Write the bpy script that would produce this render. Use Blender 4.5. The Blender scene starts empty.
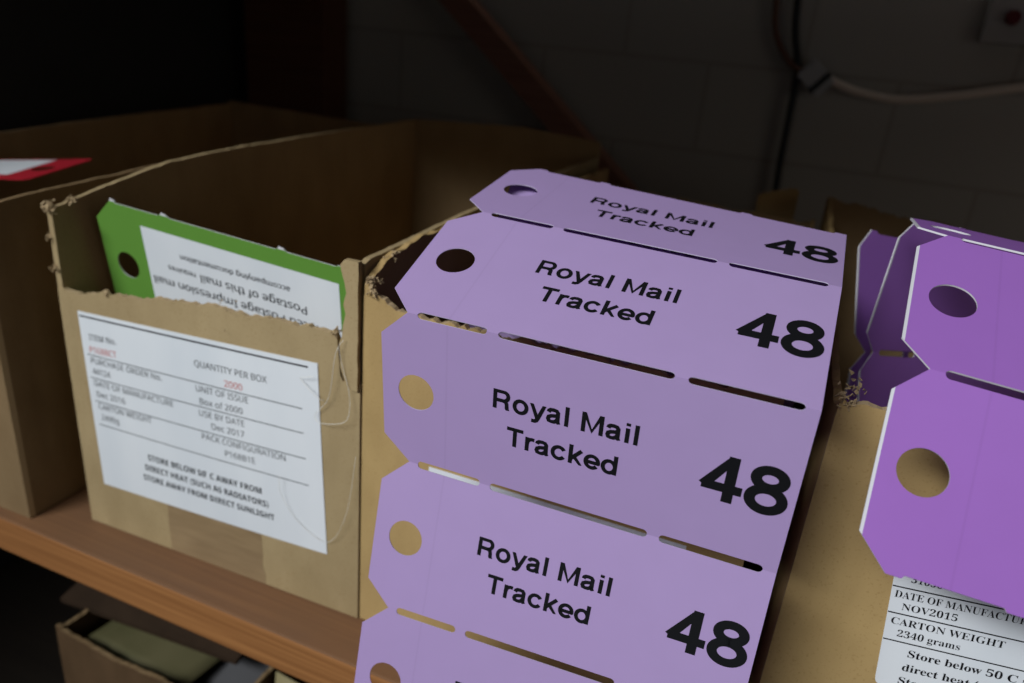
import bpy, bmesh, math, random, os
from mathutils import Vector, Matrix
from mathutils.geometry import delaunay_2d_cdt
random.seed(7)
S = bpy.context.scene
COL = S.collection
V = Vector

# ------------------------------------------------------------------ camera
cam_d = bpy.data.cameras.new('camera')
cam = bpy.data.objects.new('camera', cam_d)
COL.objects.link(cam)
right = V((0.9206, 0.3808, 0.0866)); fwd = V((-0.3227, 0.8667, -0.3805))
fwd.normalize(); right = (right - fwd * right.dot(fwd)).normalized(); upv = right.cross(fwd)
M = Matrix.Identity(4)
for i in range(3):
    M[i][0], M[i][1], M[i][2] = right[i], upv[i], -fwd[i]
M.translation = (0, 0, 0.3196)
cam.matrix_world = M
cam_d.sensor_width = 36.0
cam_d.lens = 36.0 * 754.79 / 1024
cam_d.clip_start = 0.01
cam_d.dof.use_dof = True
cam_d.dof.focus_distance = 0.283
cam_d.dof.aperture_fstop = 8.0
S.camera = cam

# ------------------------------------------------------------------ world, light, exposure
w = bpy.data.worlds.new('room_light'); S.world = w; w.use_nodes = True
bg = w.node_tree.nodes['Background']
bg.inputs[0].default_value = (0.80, 0.90, 1.0, 1); bg.inputs[1].default_value = 0.075

MAIN, SIDE = 10.9, 1.7
def area(name, loc, target, sx, sy, energy, color, spread=180):
    d = bpy.data.lights.new(name, 'AREA'); d.shape = 'RECTANGLE'; d.size = sx; d.size_y = sy
    d.energy = energy; d.color = color; d.spread = math.radians(spread)
    o = bpy.data.objects.new(name, d); COL.objects.link(o); o.location = loc
    o.rotation_euler = (V(target) - V(loc)).to_track_quat('-Z', 'Y').to_euler()
    return o
area('daylight_window', (-0.95, -1.60, 1.62), (0.05, 0.25, 0.17), 1.7, 0.40, MAIN, (0.91, 0.955, 1.0), 60)
area('side_fill', (1.75, -0.55, 0.62), (0.0, 0.75, 0.15), 0.8, 0.8, SIDE, (1.0, 0.95, 0.86))  # dim warm fill added off to the right to lift the back walls
S.view_settings.view_transform = 'Standard'
S.view_settings.look = 'None'
S.view_settings.gamma = 1.0
S.view_settings.use_curve_mapping = False
S.view_settings.exposure = 0.0

# ------------------------------------------------------------------ materials
def new_mat(name, base, rough=0.8, spec=0.3):
    m = bpy.data.materials.new(name); m.use_nodes = True
    b = m.node_tree.nodes['Principled BSDF']
    b.inputs['Base Color'].default_value = (*base, 1)
    b.inputs['Roughness'].default_value = rough
    b.inputs['Specular IOR Level'].default_value = spec
    return m, m.node_tree, b

def node(nt, kind, **kw):
    n = nt.nodes.new(kind)
    for k, v in kw.items():
        if k.startswith('i_'):
            n.inputs[k[2:].replace('_', ' ')].default_value = v
        else: setattr(n, k, v)
    return n

def noise_col(nt, b, c1, c2, scale, stretch=(1, 1, 1), detail=4, coord='Object', lo=0.3, hi=0.7):
    tc = node(nt, 'ShaderNodeTexCoord'); mp = node(nt, 'ShaderNodeMapping')
    mp.inputs['Scale'].default_value = stretch
    nz = node(nt, 'ShaderNodeTexNoise'); nz.inputs['Scale'].default_value = scale; nz.inputs['Detail'].default_value = detail
    r = node(nt, 'ShaderNodeValToRGB')
    r.color_ramp.elements[0].color = (*c1, 1); r.color_ramp.elements[1].color = (*c2, 1)
    r.color_ramp.elements[0].position = lo; r.color_ramp.elements[1].position = hi
    nt.links.new(tc.outputs[coord], mp.inputs[0]); nt.links.new(mp.outputs[0], nz.inputs['Vector'])
    nt.links.new(nz.outputs['Fac'], r.inputs[0]); nt.links.new(r.outputs[0], b.inputs['Base Color'])
    return tc, mp, nz, r

def add_bump(nt, b, fac_out, strength, dist):
    bp = node(nt, 'ShaderNodeBump'); bp.inputs['Strength'].default_value = strength; bp.inputs['Distance'].default_value = dist
    nt.links.new(fac_out, bp.inputs['Height']); nt.links.new(bp.outputs[0], b.inputs['Normal'])

def cardboard(name, c1, c2, flute=0.06):
    m, nt, b = new_mat(name, c1, 0.82, 0.15)
    tc, mp, nz, r = noise_col(nt, b, c1, c2, 45, (1, 1, 0.5), 8, lo=0.3, hi=0.72)
    sp = node(nt, 'ShaderNodeTexNoise'); sp.inputs['Scale'].default_value = 900; sp.inputs['Detail'].default_value = 2
    nt.links.new(tc.outputs['Object'], sp.inputs['Vector'])
    rr = node(nt, 'ShaderNodeValToRGB'); rr.color_ramp.elements[0].position = 0.28; rr.color_ramp.elements[1].position = 0.42
    rr.color_ramp.elements[0].color = (0.84, 0.80, 0.75, 1); rr.color_ramp.elements[1].color = (1, 1, 1, 1)
    mx = node(nt, 'ShaderNodeMix', data_type='RGBA', blend_type='MULTIPLY'); mx.inputs[0].default_value = 1
    nt.links.new(sp.outputs['Fac'], rr.inputs[0])
    nt.links.new(r.outputs[0], mx.inputs[6]); nt.links.new(rr.outputs[0], mx.inputs[7])
    nt.links.new(mx.outputs[2], b.inputs['Base Color'])
    wv = node(nt, 'ShaderNodeTexNoise'); wv.inputs['Scale'].default_value = 60; wv.inputs['Detail'].default_value = 3
    mp2 = node(nt, 'ShaderNodeMapping'); mp2.inputs['Scale'].default_value = (1, 1, 0.12)
    nt.links.new(tc.outputs['Object'], mp2.inputs[0]); nt.links.new(mp2.outputs[0], wv.inputs['Vector'])
    add_bump(nt, b, wv.outputs['Fac'], 0.25, 0.002)
    return m

CB = cardboard('kraft_cardboard', (0.355, 0.235, 0.096), (0.44, 0.30, 0.126))
CB_PALE = cardboard('pale_kraft_cardboard', (0.30, 0.218, 0.110), (0.375, 0.278, 0.146))
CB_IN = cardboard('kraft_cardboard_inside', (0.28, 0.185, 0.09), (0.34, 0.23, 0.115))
CB_DEEP = cardboard('kraft_cardboard_deep', (0.18, 0.115, 0.055), (0.225, 0.15, 0.075))  # deeper kraft tone, for the leftmost box and the lower box's edges
TORN, nt, b = new_mat('torn_cardboard_fibre', (0.40, 0.29, 0.165), 0.95, 0.05)
TAPE, nt, b = new_mat('brown_parcel_tape', (0.26, 0.175, 0.09), 0.38, 0.5)
noise_col(nt, b, (0.23, 0.155, 0.08), (0.29, 0.20, 0.105), 40, (1, 1, 5), 4)

def paper(name, base, rough=0.55, spec=0.25, crease=0.94, var=0.012, margin=0.0):
    """printed card: even colour, faint blotches, one faint scuffed score line along the card"""
    m, nt, b = new_mat(name, base, rough, spec)
    dark = tuple(c * (1 - var) for c in base); lite = tuple(min(1, c * (1 + var)) for c in base)
    tc, mp, nz, r = noise_col(nt, b, dark, lite, 70, (1, 1, 1), 5)
    if crease:
        uv = node(nt, 'ShaderNodeUVMap'); uv.uv_map = 'card'
        sx = node(nt, 'ShaderNodeSeparateXYZ'); nt.links.new(uv.outputs[0], sx.inputs[0])
        sub = node(nt, 'ShaderNodeMath', operation='SUBTRACT'); sub.inputs[1].default_value = 0.0285
        ab = node(nt, 'ShaderNodeMath', operation='ABSOLUTE')
        lt = node(nt, 'ShaderNodeMath', operation='LESS_THAN'); lt.inputs[1].default_value = 0.0004
        nt.links.new(sx.outputs[0], sub.inputs[0]); nt.links.new(sub.outputs[0], ab.inputs[0]); nt.links.new(ab.outputs[0], lt.inputs[0])
        mx = node(nt, 'ShaderNodeMix', data_type='RGBA', blend_type='MULTIPLY')
        mx.inputs[7].default_value = (crease, crease, crease, 1)
        nt.links.new(lt.outputs[0], mx.inputs[0]); nt.links.new(r.outputs[0], mx.inputs[6])
        nt.links.new(mx.outputs[2], b.inputs['Base Color'])
        if margin:                              # unprinted white margin along the hole end
            l2 = node(nt, 'ShaderNodeMath', operation='LESS_THAN'); l2.inputs[1].default_value = margin
            m2 = node(nt, 'ShaderNodeMix', data_type='RGBA'); m2.inputs[7].default_value = (0.80, 0.79, 0.80, 1)
            nt.links.new(sx.outputs[0], l2.inputs[0]); nt.links.new(l2.outputs[0], m2.inputs[0])
            nt.links.new(mx.outputs[2], m2.inputs[6]); nt.links.new(m2.outputs[2], b.inputs['Base Color'])
    fz = node(nt, 'ShaderNodeTexNoise'); fz.inputs['Scale'].default_value = 1500
    nt.links.new(tc.outputs['Object'], fz.inputs['Vector'])
    add_bump(nt, b, fz.outputs['Fac'], 0.05, 0.0002)
    # thin card lets a little light through
    tr = node(nt, 'ShaderNodeBsdfTranslucent'); tr.inputs[0].default_value = (*base, 1)
    ms = node(nt, 'ShaderNodeMixShader'); ms.inputs[0].default_value = 0.30
    out = [n for n in nt.nodes if n.type == 'OUTPUT_MATERIAL'][0]
    nt.links.new(b.outputs[0], ms.inputs[1]); nt.links.new(tr.outputs[0], ms.inputs[2]); nt.links.new(ms.outputs[0], out.inputs[0])
    return m

LAV = paper('lavender_card', (0.49, 0.35, 0.62))
PUR = paper('purple_card', (0.39, 0.165, 0.56), margin=0.0010)
GRN = paper('green_card', (0.155, 0.36, 0.055), crease=0)
RED = paper('red_card', (0.50, 0.02, 0.035), crease=0)
WHITE, nt, b = new_mat('white_label_paper', (0.74, 0.76, 0.78), 0.5, 0.3)
noise_col(nt, b, (0.63, 0.655, 0.675), (0.70, 0.715, 0.725), 25, (1, 1, 0.3), 4)
RIM, nt, b = new_mat('white_card_core', (0.62, 0.60, 0.62), 0.7, 0.2)
LRIM, nt, b = new_mat('pale_lavender_card_core', (0.52, 0.45, 0.60), 0.7, 0.2)
INK, nt, b = new_mat('black_ink', (0.006, 0.006, 0.007), 0.6, 0.12)
GINK, nt, b = new_mat('grey_ink', (0.03, 0.03, 0.033), 0.6, 0.2)
RINK, nt, b = new_mat('red_ink', (0.50, 0.06, 0.04), 0.6, 0.2)

def wood(name, c1, c2, c3, dusty=None):
    m, nt, b = new_mat(name, c1, 0.6, 0.3)
    tc, mp, nz, r = noise_col(nt, b, c1, c2, 30, (0.25, 11, 11), 5, lo=0.3, hi=0.7)
    e = r.color_ramp.elements.new(0.5); e.color = (*c3, 1)
    if dusty:
        g = node(nt, 'ShaderNodeNewGeometry'); sx = node(nt, 'ShaderNodeSeparateXYZ'); nt.links.new(g.outputs['Normal'], sx.inputs[0])
        n2 = node(nt, 'ShaderNodeTexNoise'); n2.inputs['Scale'].default_value = 14; n2.inputs['Detail'].default_value = 5
        nt.links.new(tc.outputs['Object'], n2.inputs['Vector'])
        mr = node(nt, 'ShaderNodeMapRange'); mr.inputs[3].default_value = 0.45; mr.inputs[4].default_value = 0.95
        nt.links.new(n2.outputs['Fac'], mr.inputs[0])
        gt = node(nt, 'ShaderNodeMath', operation='GREATER_THAN'); gt.inputs[1].default_value = 0.7; nt.links.new(sx.outputs[2], gt.inputs[0])
        ml = node(nt, 'ShaderNodeMath', operation='MULTIPLY'); nt.links.new(gt.outputs[0], ml.inputs[0]); nt.links.new(mr.outputs[0], ml.inputs[1])
        mx = node(nt, 'ShaderNodeMix', data_type='RGBA'); mx.inputs[7].default_value = (*dusty, 1)
        nt.links.new(ml.outputs[0], mx.inputs[0]); nt.links.new(r.outputs[0], mx.inputs[6]); nt.links.new(mx.outputs[2], b.inputs['Base Color'])
    add_bump(nt, b, nz.outputs['Fac'], 0.2, 0.001)
    return m
SHELF = wood('orange_pine_board', (0.225, 0.09, 0.027), (0.34, 0.148, 0.047), (0.275, 0.115, 0.036), dusty=(0.13, 0.073, 0.042))
DARKB = wood('shade_toned_board', (0.018, 0.013, 0.010), (0.03, 0.022, 0.016), (0.023, 0.017, 0.012))  # lower board painted near-black, standing in for the shade under the shelf
CB_DARK = cardboard('shade_toned_cardboard', (0.082, 0.047, 0.022), (0.115, 0.067, 0.033))  # lower box colour darkened to carry the shelf's shade
FLAPM = cardboard('shade_toned_flap', (0.026, 0.015, 0.008), (0.038, 0.022, 0.012))  # flap darker still: under-shelf shade put into its colour
POSTM = wood('dark_red_wood', (0.10, 0.035, 0.015), (0.16, 0.06, 0.03), (0.13, 0.045, 0.02))
BRACE = wood('red_brown_wood', (0.24, 0.11, 0.07), (0.34, 0.16, 0.11), (0.29, 0.135, 0.09))

WALLM, nt, b = new_mat('painted_blockwork', (0.34, 0.32, 0.28), 0.75, 0.2)
tc = node(nt, 'ShaderNodeTexCoord'); mp = node(nt, 'ShaderNodeMapping'); mp.inputs['Rotation'].default_value = (math.radians(90), 0, 0)
mp.inputs['Location'].default_value = (0.15, -0.012, 0)
bk = node(nt, 'ShaderNodeTexBrick'); bk.inputs['Scale'].default_value = 1
bk.inputs['Brick Width'].default_value = 0.215; bk.inputs['Row Height'].default_value = 0.105; bk.inputs['Mortar Size'].default_value = 0.0035
bk.inputs['Mortar Smooth'].default_value = 0.6
bk.inputs['Color1'].default_value = (0.45, 0.42, 0.36, 1); bk.inputs['Color2'].default_value = (0.41, 0.385, 0.34, 1); bk.inputs['Mortar'].default_value = (0.36, 0.325, 0.275, 1)
nt.links.new(tc.outputs['Object'], mp.inputs[0]); nt.links.new(mp.outputs[0], bk.inputs['Vector']); nt.links.new(bk.outputs['Color'], b.inputs['Base Color'])
add_bump(nt, b, bk.outputs['Fac'], -0.5, 0.004)
DARKW, nt, b = new_mat('near_black_wall', (0.05, 0.048, 0.045), 0.9, 0.1)  # near-black wall left of the post, much darker than the back wall
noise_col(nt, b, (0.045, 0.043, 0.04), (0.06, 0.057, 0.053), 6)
FLOORM, nt, b = new_mat('dusty_concrete', (0.12, 0.11, 0.10), 0.9, 0.1)
noise_col(nt, b, (0.10, 0.09, 0.085), (0.15, 0.14, 0.125), 8)
BLACKC, nt, b = new_mat('black_cable_sheath', (0.012, 0.012, 0.013), 0.5, 0.4)
WHITEC, nt, b = new_mat('cream_cable_sheath', (0.78, 0.66, 0.54), 0.5, 0.4)
BROWNC, nt, b = new_mat('brown_cable_sheath', (0.16, 0.07, 0.04), 0.5, 0.4)
GREYP, nt, b = new_mat('grey_plastic', (0.48, 0.48, 0.47), 0.5, 0.4)
PALEP, nt, b = new_mat('pale_plate', (0.40, 0.385, 0.36), 0.7, 0.3)
REDP, nt, b = new_mat('dark_red_plastic', (0.13, 0.006, 0.01), 0.6, 0.4)
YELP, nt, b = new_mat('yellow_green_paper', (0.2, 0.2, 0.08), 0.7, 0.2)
noise_col(nt, b, (0.075, 0.07, 0.028), (0.12, 0.105, 0.05), 20)  # lower box paper darkened in colour to imitate the shade there
GREYB, nt, b = new_mat('grey_plastic_sheet', (0.085, 0.083, 0.085), 0.6, 0.4)  # grey lowered too, with the same shade painted in
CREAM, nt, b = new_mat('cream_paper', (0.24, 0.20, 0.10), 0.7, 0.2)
THREAD, nt, b = new_mat('pale_nylon_thread', (0.72, 0.68, 0.60), 0.4, 0.4)

# ------------------------------------------------------------------ object helpers
def thing(name, label, cat, loc=(0, 0, 0), group=None):
    o = bpy.data.objects.new(name, None); COL.objects.link(o); o.location = loc
    o.empty_display_size = 0.02
    o['label'] = label; o['category'] = cat
    if group: o['group'] = group
    return o

def tag(o, label, cat, group=None):
    o['label'] = label; o['category'] = cat
    if group: o['group'] = group
    return o

def world_loc(o):
    p = V((0, 0, 0))
    while o: p = p + o.location; o = o.parent
    return p

def link_mesh(name, me, parent=None, mats=(), label=None, smooth=False):
    """mesh vertices are given in world space; the object's origin goes to its parent's place"""
    o = bpy.data.objects.new(name, me); COL.objects.link(o)
    for m in mats: me.materials.append(m)
    if parent:
        o.parent = parent
        me.transform(Matrix.Translation(-world_loc(parent)))
    if smooth:
        for p in me.polygons: p.use_smooth = True
    if label: o['label'] = label
    return o

def mesh_from(verts, faces, mat_idx=None):
    me = bpy.data.meshes.new('m'); me.from_pydata([tuple(v) for v in verts], [], faces)
    if mat_idx:
        for p, k in zip(me.polygons, mat_idx): p.material_index = k
    me.update(); return me

def recenter(o):
    """put the origin of a one-mesh thing at the bottom centre of its mesh"""
    me = o.data; xs = [v.co.copy() for v in me.vertices]
    c = V(((min(v.x for v in xs) + max(v.x for v in xs)) / 2, (min(v.y for v in xs) + max(v.y for v in xs)) / 2, min(v.z for v in xs)))
    me.transform(Matrix.Translation(-c)); o.location = c
    return o

def box_mesh(lo, hi, bevel=0.002, seg=2):
    bm = bmesh.new(); bmesh.ops.create_cube(bm, size=1)
    for v in bm.verts:
        v.co = V([(lo[i] + hi[i]) / 2 + v.co[i] * (hi[i] - lo[i]) for i in range(3)])
    if bevel: bmesh.ops.bevel(bm, geom=bm.edges[:], offset=bevel, segments=seg, affect='EDGES', profile=0.6)
    me = bpy.data.meshes.new('m'); bm.to_mesh(me); bm.free(); return me

def tube_mesh(pts, r, seg=8, sub=6):
    """round tube through pts (Catmull-Rom smoothed)"""
    P = [V(p) for p in pts]; C = []
    for i in range(len(P) - 1):
        p0 = P[max(0, i - 1)]; p1 = P[i]; p2 = P[i + 1]; p3 = P[min(len(P) - 1, i + 2)]
        for k in range(sub):
            t = k / sub
            C.append(0.5 * ((2 * p1) + (p2 - p0) * t + (2 * p0 - 5 * p1 + 4 * p2 - p3) * t * t + (3 * p1 - p0 - 3 * p2 + p3) * t ** 3))
    C.append(P[-1]); vs, fs = [], []
    ref = V((0.3, 0.5, 0.8)).normalized()
    for i, c in enumerate(C):
        d = (C[min(i + 1, len(C) - 1)] - C[max(i - 1, 0)]).normalized()
        a = d.cross(ref).normalized(); bb = d.cross(a)
        for k in range(seg):
            an = 2 * math.pi * k / seg; vs.append(c + r * (math.cos(an) * a + math.sin(an) * bb))
    for i in range(len(C) - 1):
        for k in range(seg):
            fs.append((i * seg + k, i * seg + (k + 1) % seg, (i + 1) * seg + (k + 1) % seg, (i + 1) * seg + k))
    fs.append(tuple(range(seg))[::-1]); fs.append(tuple((len(C) - 1) * seg + k for k in range(seg)))
    return mesh_from(vs, fs)

def lerp_prof(prof, s):
    for (a, za), (b_, zb) in zip(prof, prof[1:]):
        if a <= s <= b_:
            return za + (zb - za) * (s - a) / max(1e-9, b_ - a)
    return prof[-1][1] if s > prof[-1][0] else prof[0][1]

def sheet_panel(name, parent, o, ex, length, prof, th, nrm, mats, jag=0.0, nx=90, nz=10, bulge=None, z0=0.0, seed=1):
    """upright cardboard wall: from o along ex for `length`, top edge follows prof [(s, z)], jagged by `jag`, thickness th along nrm"""
    rnd = random.Random(seed); o = V(o); ex = V(ex).normalized(); nrm = V(nrm).normalized()
    vs, fs, mi = [], [], []; walk = 0
    tops = []
    for i in range(nx + 1):
        s = length * i / nx
        walk = walk * 0.6 + rnd.uniform(-1, 1) * jag
        tops.append((s, lerp_prof(prof, s) + walk))
    for side in (0, 1):
        for s, zt in tops:
            zz = zt + (rnd.uniform(-0.5, 0.5) * jag if side else 0)
            for k in range(nz + 1):
                z = z0 + (zz - z0) * k / nz
                d = bulge(s / length, z) if bulge else 0.0
                tk = th * (1 - 0.12 * (k == nz) * (jag > 0)) if side else (0.06 * th * (k == nz) * (jag > 0))
                vs.append(o + ex * s + V((0, 0, z)) + nrm * (tk + d))
    n1 = (nx + 1) * (nz + 1); idx = lambda sd, i, k: sd * n1 + i * (nz + 1) + k
    for sd in (0, 1):
        for i in range(nx):
            for k in range(nz):
                q = (idx(sd, i, k), idx(sd, i + 1, k), idx(sd, i + 1, k + 1), idx(sd, i, k + 1))
                fs.append(q if sd == 0 else q[::-1]); mi.append(0 if sd == 0 else 1)
    for i in range(nx):
        fs.append((idx(0, i, nz), idx(0, i + 1, nz), idx(1, i + 1, nz), idx(1, i, nz))); mi.append(2)
        fs.append((idx(0, i, 0), idx(1, i, 0), idx(1, i + 1, 0), idx(0, i + 1, 0))); mi.append(2)
    for k in range(nz):
        fs.append((idx(0, 0, k), idx(0, 0, k + 1), idx(1, 0, k + 1), idx(1, 0, k))); mi.append(2)
        fs.append((idx(0, nx, k), idx(1, nx, k), idx(1, nx, k + 1), idx(0, nx, k + 1))); mi.append(2)
    me = mesh_from(vs, fs, mi)
    bm = bmesh.new(); bm.from_mesh(me); bmesh.ops.recalc_face_normals(bm, faces=bm.faces[:]); bm.to_mesh(me); bm.free()
    return link_mesh(name, me, parent, mats)

def shreds(name, parent, spots, mat, seed=3, label=None):
    """ragged little paper fibres: spots = [(point, spread, count, size)]"""
    rnd = random.Random(seed)
    for p, spread, n, size in spots:
        vs, fs = [], []
        for _ in range(int(n * 1.6)):
            c = V(p) + V([rnd.gauss(0, spread) * 0.6 for _ in range(3)])
            d = V([rnd.gauss(0, 1) for _ in range(3)]).normalized() * size * rnd.uniform(0.25, 0.75)
            wv = V([rnd.gauss(0, 1) for _ in range(3)]).normalized() * size * rnd.uniform(0.15, 0.4)
            mid = c + d * 0.5 + V([rnd.gauss(0, 1) for _ in range(3)]) * size * 0.25
            k = len(vs)
            vs += [c - wv, c + wv, mid + wv * 0.9, mid - wv * 0.8, c + d + wv * 0.2, c + d - wv * 0.3]
            fs += [(k, k + 1, k + 2, k + 3), (k + 3, k + 2, k + 4, k + 5)]
        o = link_mesh(name, mesh_from(vs, fs), parent, (mat,), label)
        md = o.modifiers.new('thickness', 'SOLIDIFY'); md.thickness = 0.0004

# ------------------------------------------------------------------ lettering
FD = bpy.utils.system_resource('DATAFILES', path='fonts') or ''
try: MATHF = bpy.data.fonts.load(os.path.join(FD, 'NotoSansMath-Regular.woff2'))
except Exception: MATHF = None
STY = {'sans': (0x1d5a0, 0x1d7e2), 'sansb': (0x1d5d4, 0x1d7ec), 'serif': (0x1d400, 0x1d7ce)}
def styled(s, sty):
    if not MATHF: return s
    base, dig = STY[sty]; o = ''
    for c in s:
        if 'A' <= c <= 'Z': o += chr(base + ord(c) - 65)
        elif 'a' <= c <= 'z': o += chr(base + 26 + ord(c) - 97)
        elif '0' <= c <= '9': o += chr(dig + ord(c) - 48)
        else: o += c
    return o
_cache = {}
def text_geo(s, sty, off=0.0):
    key = (s, sty, off)
    if key in _cache: return _cache[key]
    c = bpy.data.curves.new('t', 'FONT'); c.body = styled(s, sty); c.offset = off; c.resolution_u = 3
    if MATHF: c.font = MATHF
    o = bpy.data.objects.new('t', c); COL.objects.link(o); bpy.context.view_layer.update()
    me = bpy.data.meshes.new_from_object(o.evaluated_get(bpy.context.evaluated_depsgraph_get()))
    vs = [(v.co.x, v.co.y) for v in me.vertices]; fs = [tuple(p.vertices) for p in me.polygons]
    bpy.data.objects.remove(o); bpy.data.curves.remove(c); bpy.data.meshes.remove(me)
    _cache[key] = (vs, fs); return vs, fs

class Ink:
    """collects flat lettering in (u, v) of a surface; place(u, v) gives the point"""
    def __init__(self): self.vs, self.fs, self.mi = [], [], []
    def add(self, vs, fs, m=0):
        k = len(self.vs); self.vs += vs; self.fs += [tuple(i + k for i in f) for f in fs]; self.mi += [m] * len(fs)
    def text(self, s, sty, p, q, cap, m=0, off=0.0, up=1):
        """text from p to q (baseline ends), capital height cap"""
        vs, fs = text_geo(s, sty, off); hv, _ = text_geo('H', sty)
        x0 = min(v[0] for v in vs); x1 = max(v[0] for v in vs); H = max(v[1] for v in hv)
        d = V((q[0] - p[0], q[1] - p[1])); n = V((-d.y, d.x)).normalized() * up
        self.add([(p[0] + d.x * (x - x0) / (x1 - x0) + n.x * y * cap / H, p[1] + d.y * (x - x0) / (x1 - x0) + n.y * y * cap / H) for x, y in vs], fs, m)
    def line(self, p, q, wd, m=0):
        d = V((q[0] - p[0], q[1] - p[1])); n = V((-d.y, d.x)).normalized() * wd / 2; K = 30
        self.add([(p[0] + d.x * k / K + n.x * sg, p[1] + d.y * k / K + n.y * sg) for k in range(K + 1) for sg in (-1, 1)],
                 [(2 * k, 2 * k + 2, 2 * k + 3, 2 * k + 1) for k in range(K)], m)
    def build(self, name, parent, place, mats):
        return link_mesh(name, mesh_from([place(*v) for v in self.vs], self.fs, self.mi), parent, mats)

# bold grotesque drawn as strokes, capital height 1
def ell(cx, cy, rx, ry, a0, a1, n=26):
    return [(cx + rx * math.cos(math.radians(a0 + (a1 - a0) * i / n)), cy + ry * math.sin(math.radians(a0 + (a1 - a0) * i / n))) for i in range(n + 1)]
GL = {
 'R': (1.0, [[(.19, 0), (.19, 1)], [(.19, .92), (.57, .92)] + ell(.60, .69, .22, .23, 90, -90, 16) + [(.57, .46), (.19, .46)], [(.56, .46), (.68, .43), (.745, .36), (.765, .24), (.775, .10), (.82, -.02)]], (0, 1)),
 'o': (.85, [ell(.425, .37, .285, .305, 0, 360, 40)], None),
 'y': (.77, [[(.09, .78), (.385, .02)], [(.69, .78), (.42, .04), (.36, -.09), (.27, -.145), (.12, -.14)]], (-.3, .74)),
 'a': (.77, [[(.12, .52), (.145, .61), (.22, .665), (.36, .678), (.49, .655), (.555, .57), (.56, .16), (.575, .07), (.63, -.01)], [(.56, .44), (.44, .395), (.26, .36), (.145, .295), (.115, .19), (.155, .095), (.27, .06), (.39, .075), (.49, .14), (.55, .25)]], (-.02, 1)),
 'l': (.386, [[(.193, 0), (.193, 1)]], None),
 'M': (1.157, [[(.18, 0), (.18, 1)], [(.977, 0), (.977, 1)], [(.19, 1.06), (.5785, -.06), (.967, 1.06)]], (0, 1)),
 'i': (.386, [[(.193, 0), (.193, .74)], [(.193, .85), (.193, 1)]], None),
 'T': (.85, [[(.03, .925), (.82, .925)], [(.425, 0), (.425, .93)]], None),
 'r': (.54, [[(.18, 0), (.18, .74)], [(.18, .36), (.21, .53), (.30, .635), (.41, .66), (.52, .65)]], None),
 'c': (.77, [ell(.39, .37, .285, .305, 33, 327, 34)], None),
 'k': (.77, [[(.17, 0), (.17, 1)], [(.17, .23), (.66, .78)], [(.33, .40), (.66, -.04)]], (0, 1)),
 'e': (.77, [[(.12, .345), (.67, .345)] + ell(.39, .37, .285, .305, -4, 322, 36)], None),
 'd': (.85, [[(.665, 0), (.665, 1)], ell(.395, .37, .272, .305, 0, 360, 40)], None),
 '4': (.77, [[(.52, 0), (.52, .99)], [(.53, 1.04), (.07, .27)], [(.04, .30), (.745, .30)]], (0, .99)),
 '8': (.77, [ell(.385, .735, .235, .185, 0, 360, 36), ell(.385, .29, .275, .225, 0, 360, 40)], None),
 ' ': (.386, [], None)}
def grot(ink, s, u0, v0, em_cap, wd=0.186, m=0):
    """write s with its baseline's left end at (u0, v0); v grows downwards on a card"""
    x = 0
    for ch in s:
        adv, strokes, clip = GL[ch]
        for pl in strokes:
            closed = (V(pl[0]) - V(pl[-1])).length < 1e-6
            L, Rr = [], []
            n = len(pl)
            for i, p in enumerate(pl):
                a = pl[i - 1] if i else (pl[-2] if closed else pl[i]); b_ = pl[i + 1] if i < n - 1 else (pl[1] if closed else pl[i])
                d1 = (V(p) - V(a)); d2 = (V(b_) - V(p))
                d1 = d1.normalized() if d1.length else d2.normalized(); d2 = d2.normalized() if d2.length else d1
                t = (d1 + d2); t = t.normalized() if t.length > 1e-6 else d1
                nn = V((-t.y, t.x)); k = wd / 2 / max(0.35, nn.dot(V((-d1.y, d1.x))))
                for lst, sg in ((L, 1), (Rr, -1)):
                    q = V(p) + nn * k * sg
                    if clip: q.y = min(max(q.y, clip[0]), clip[1])
                    lst.append((u0 + (x + q.x) * em_cap, v0 - q.y * em_cap))
            ink.add(L + Rr, [(i, i + 1, n + i + 1, n + i) for i in range(n - 1)], m)
        x += adv

# ------------------------------------------------------------------ perforated bag tags
TW, TP = 0.16, 0.0689
def tag_outline(c=0.0111, n=0.0118, ties=(0.0159, 0.0444, 0.0489, 0.1134, 0.1179, 0.1553), W=TW, P=TP, sh=0.0017, top=True, bot=True, scallop=0.0):
    pts = [(0, P - c), (0, c), (n, 0)]
    def slot(a, b_, top_edge):
        r = sh; out = []
        for k in range(5):
            an = math.pi / 2 * k / 4; out.append((a + r - r * math.cos(an), r * math.sin(an)))
        for k in range(5):
            an = math.pi / 2 * k / 4; out.append((b_ - r + r * math.sin(an), r * math.cos(an)))
        return out
    for a, b_ in zip(ties[::2], ties[1::2]):
        pts += slot(a, b_, True) if top else [(a, 0.0003 * scallop), (a + .001, 0.0007), (b_ - .001, 0.0007), (b_, 0)]
    pts += [(W, 0), (W, P)]
    for a, b_ in list(zip(ties[::2], ties[1::2]))[::-1]:
        pts += [(u, P - v) for u, v in slot(a, b_, False)[::-1]] if bot else [(b_, P), (b_ - .0008, P - .0011), (a + .0008, P - .0011), (a, P)]
    pts += [(n, P)]
    return pts
def hole(uc, vc, r=0.0079, n=40):
    return [(uc + r * math.cos(-2 * math.pi * k / n), vc + r * math.sin(-2 * math.pi * k / n)) for k in range(n)]

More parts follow.
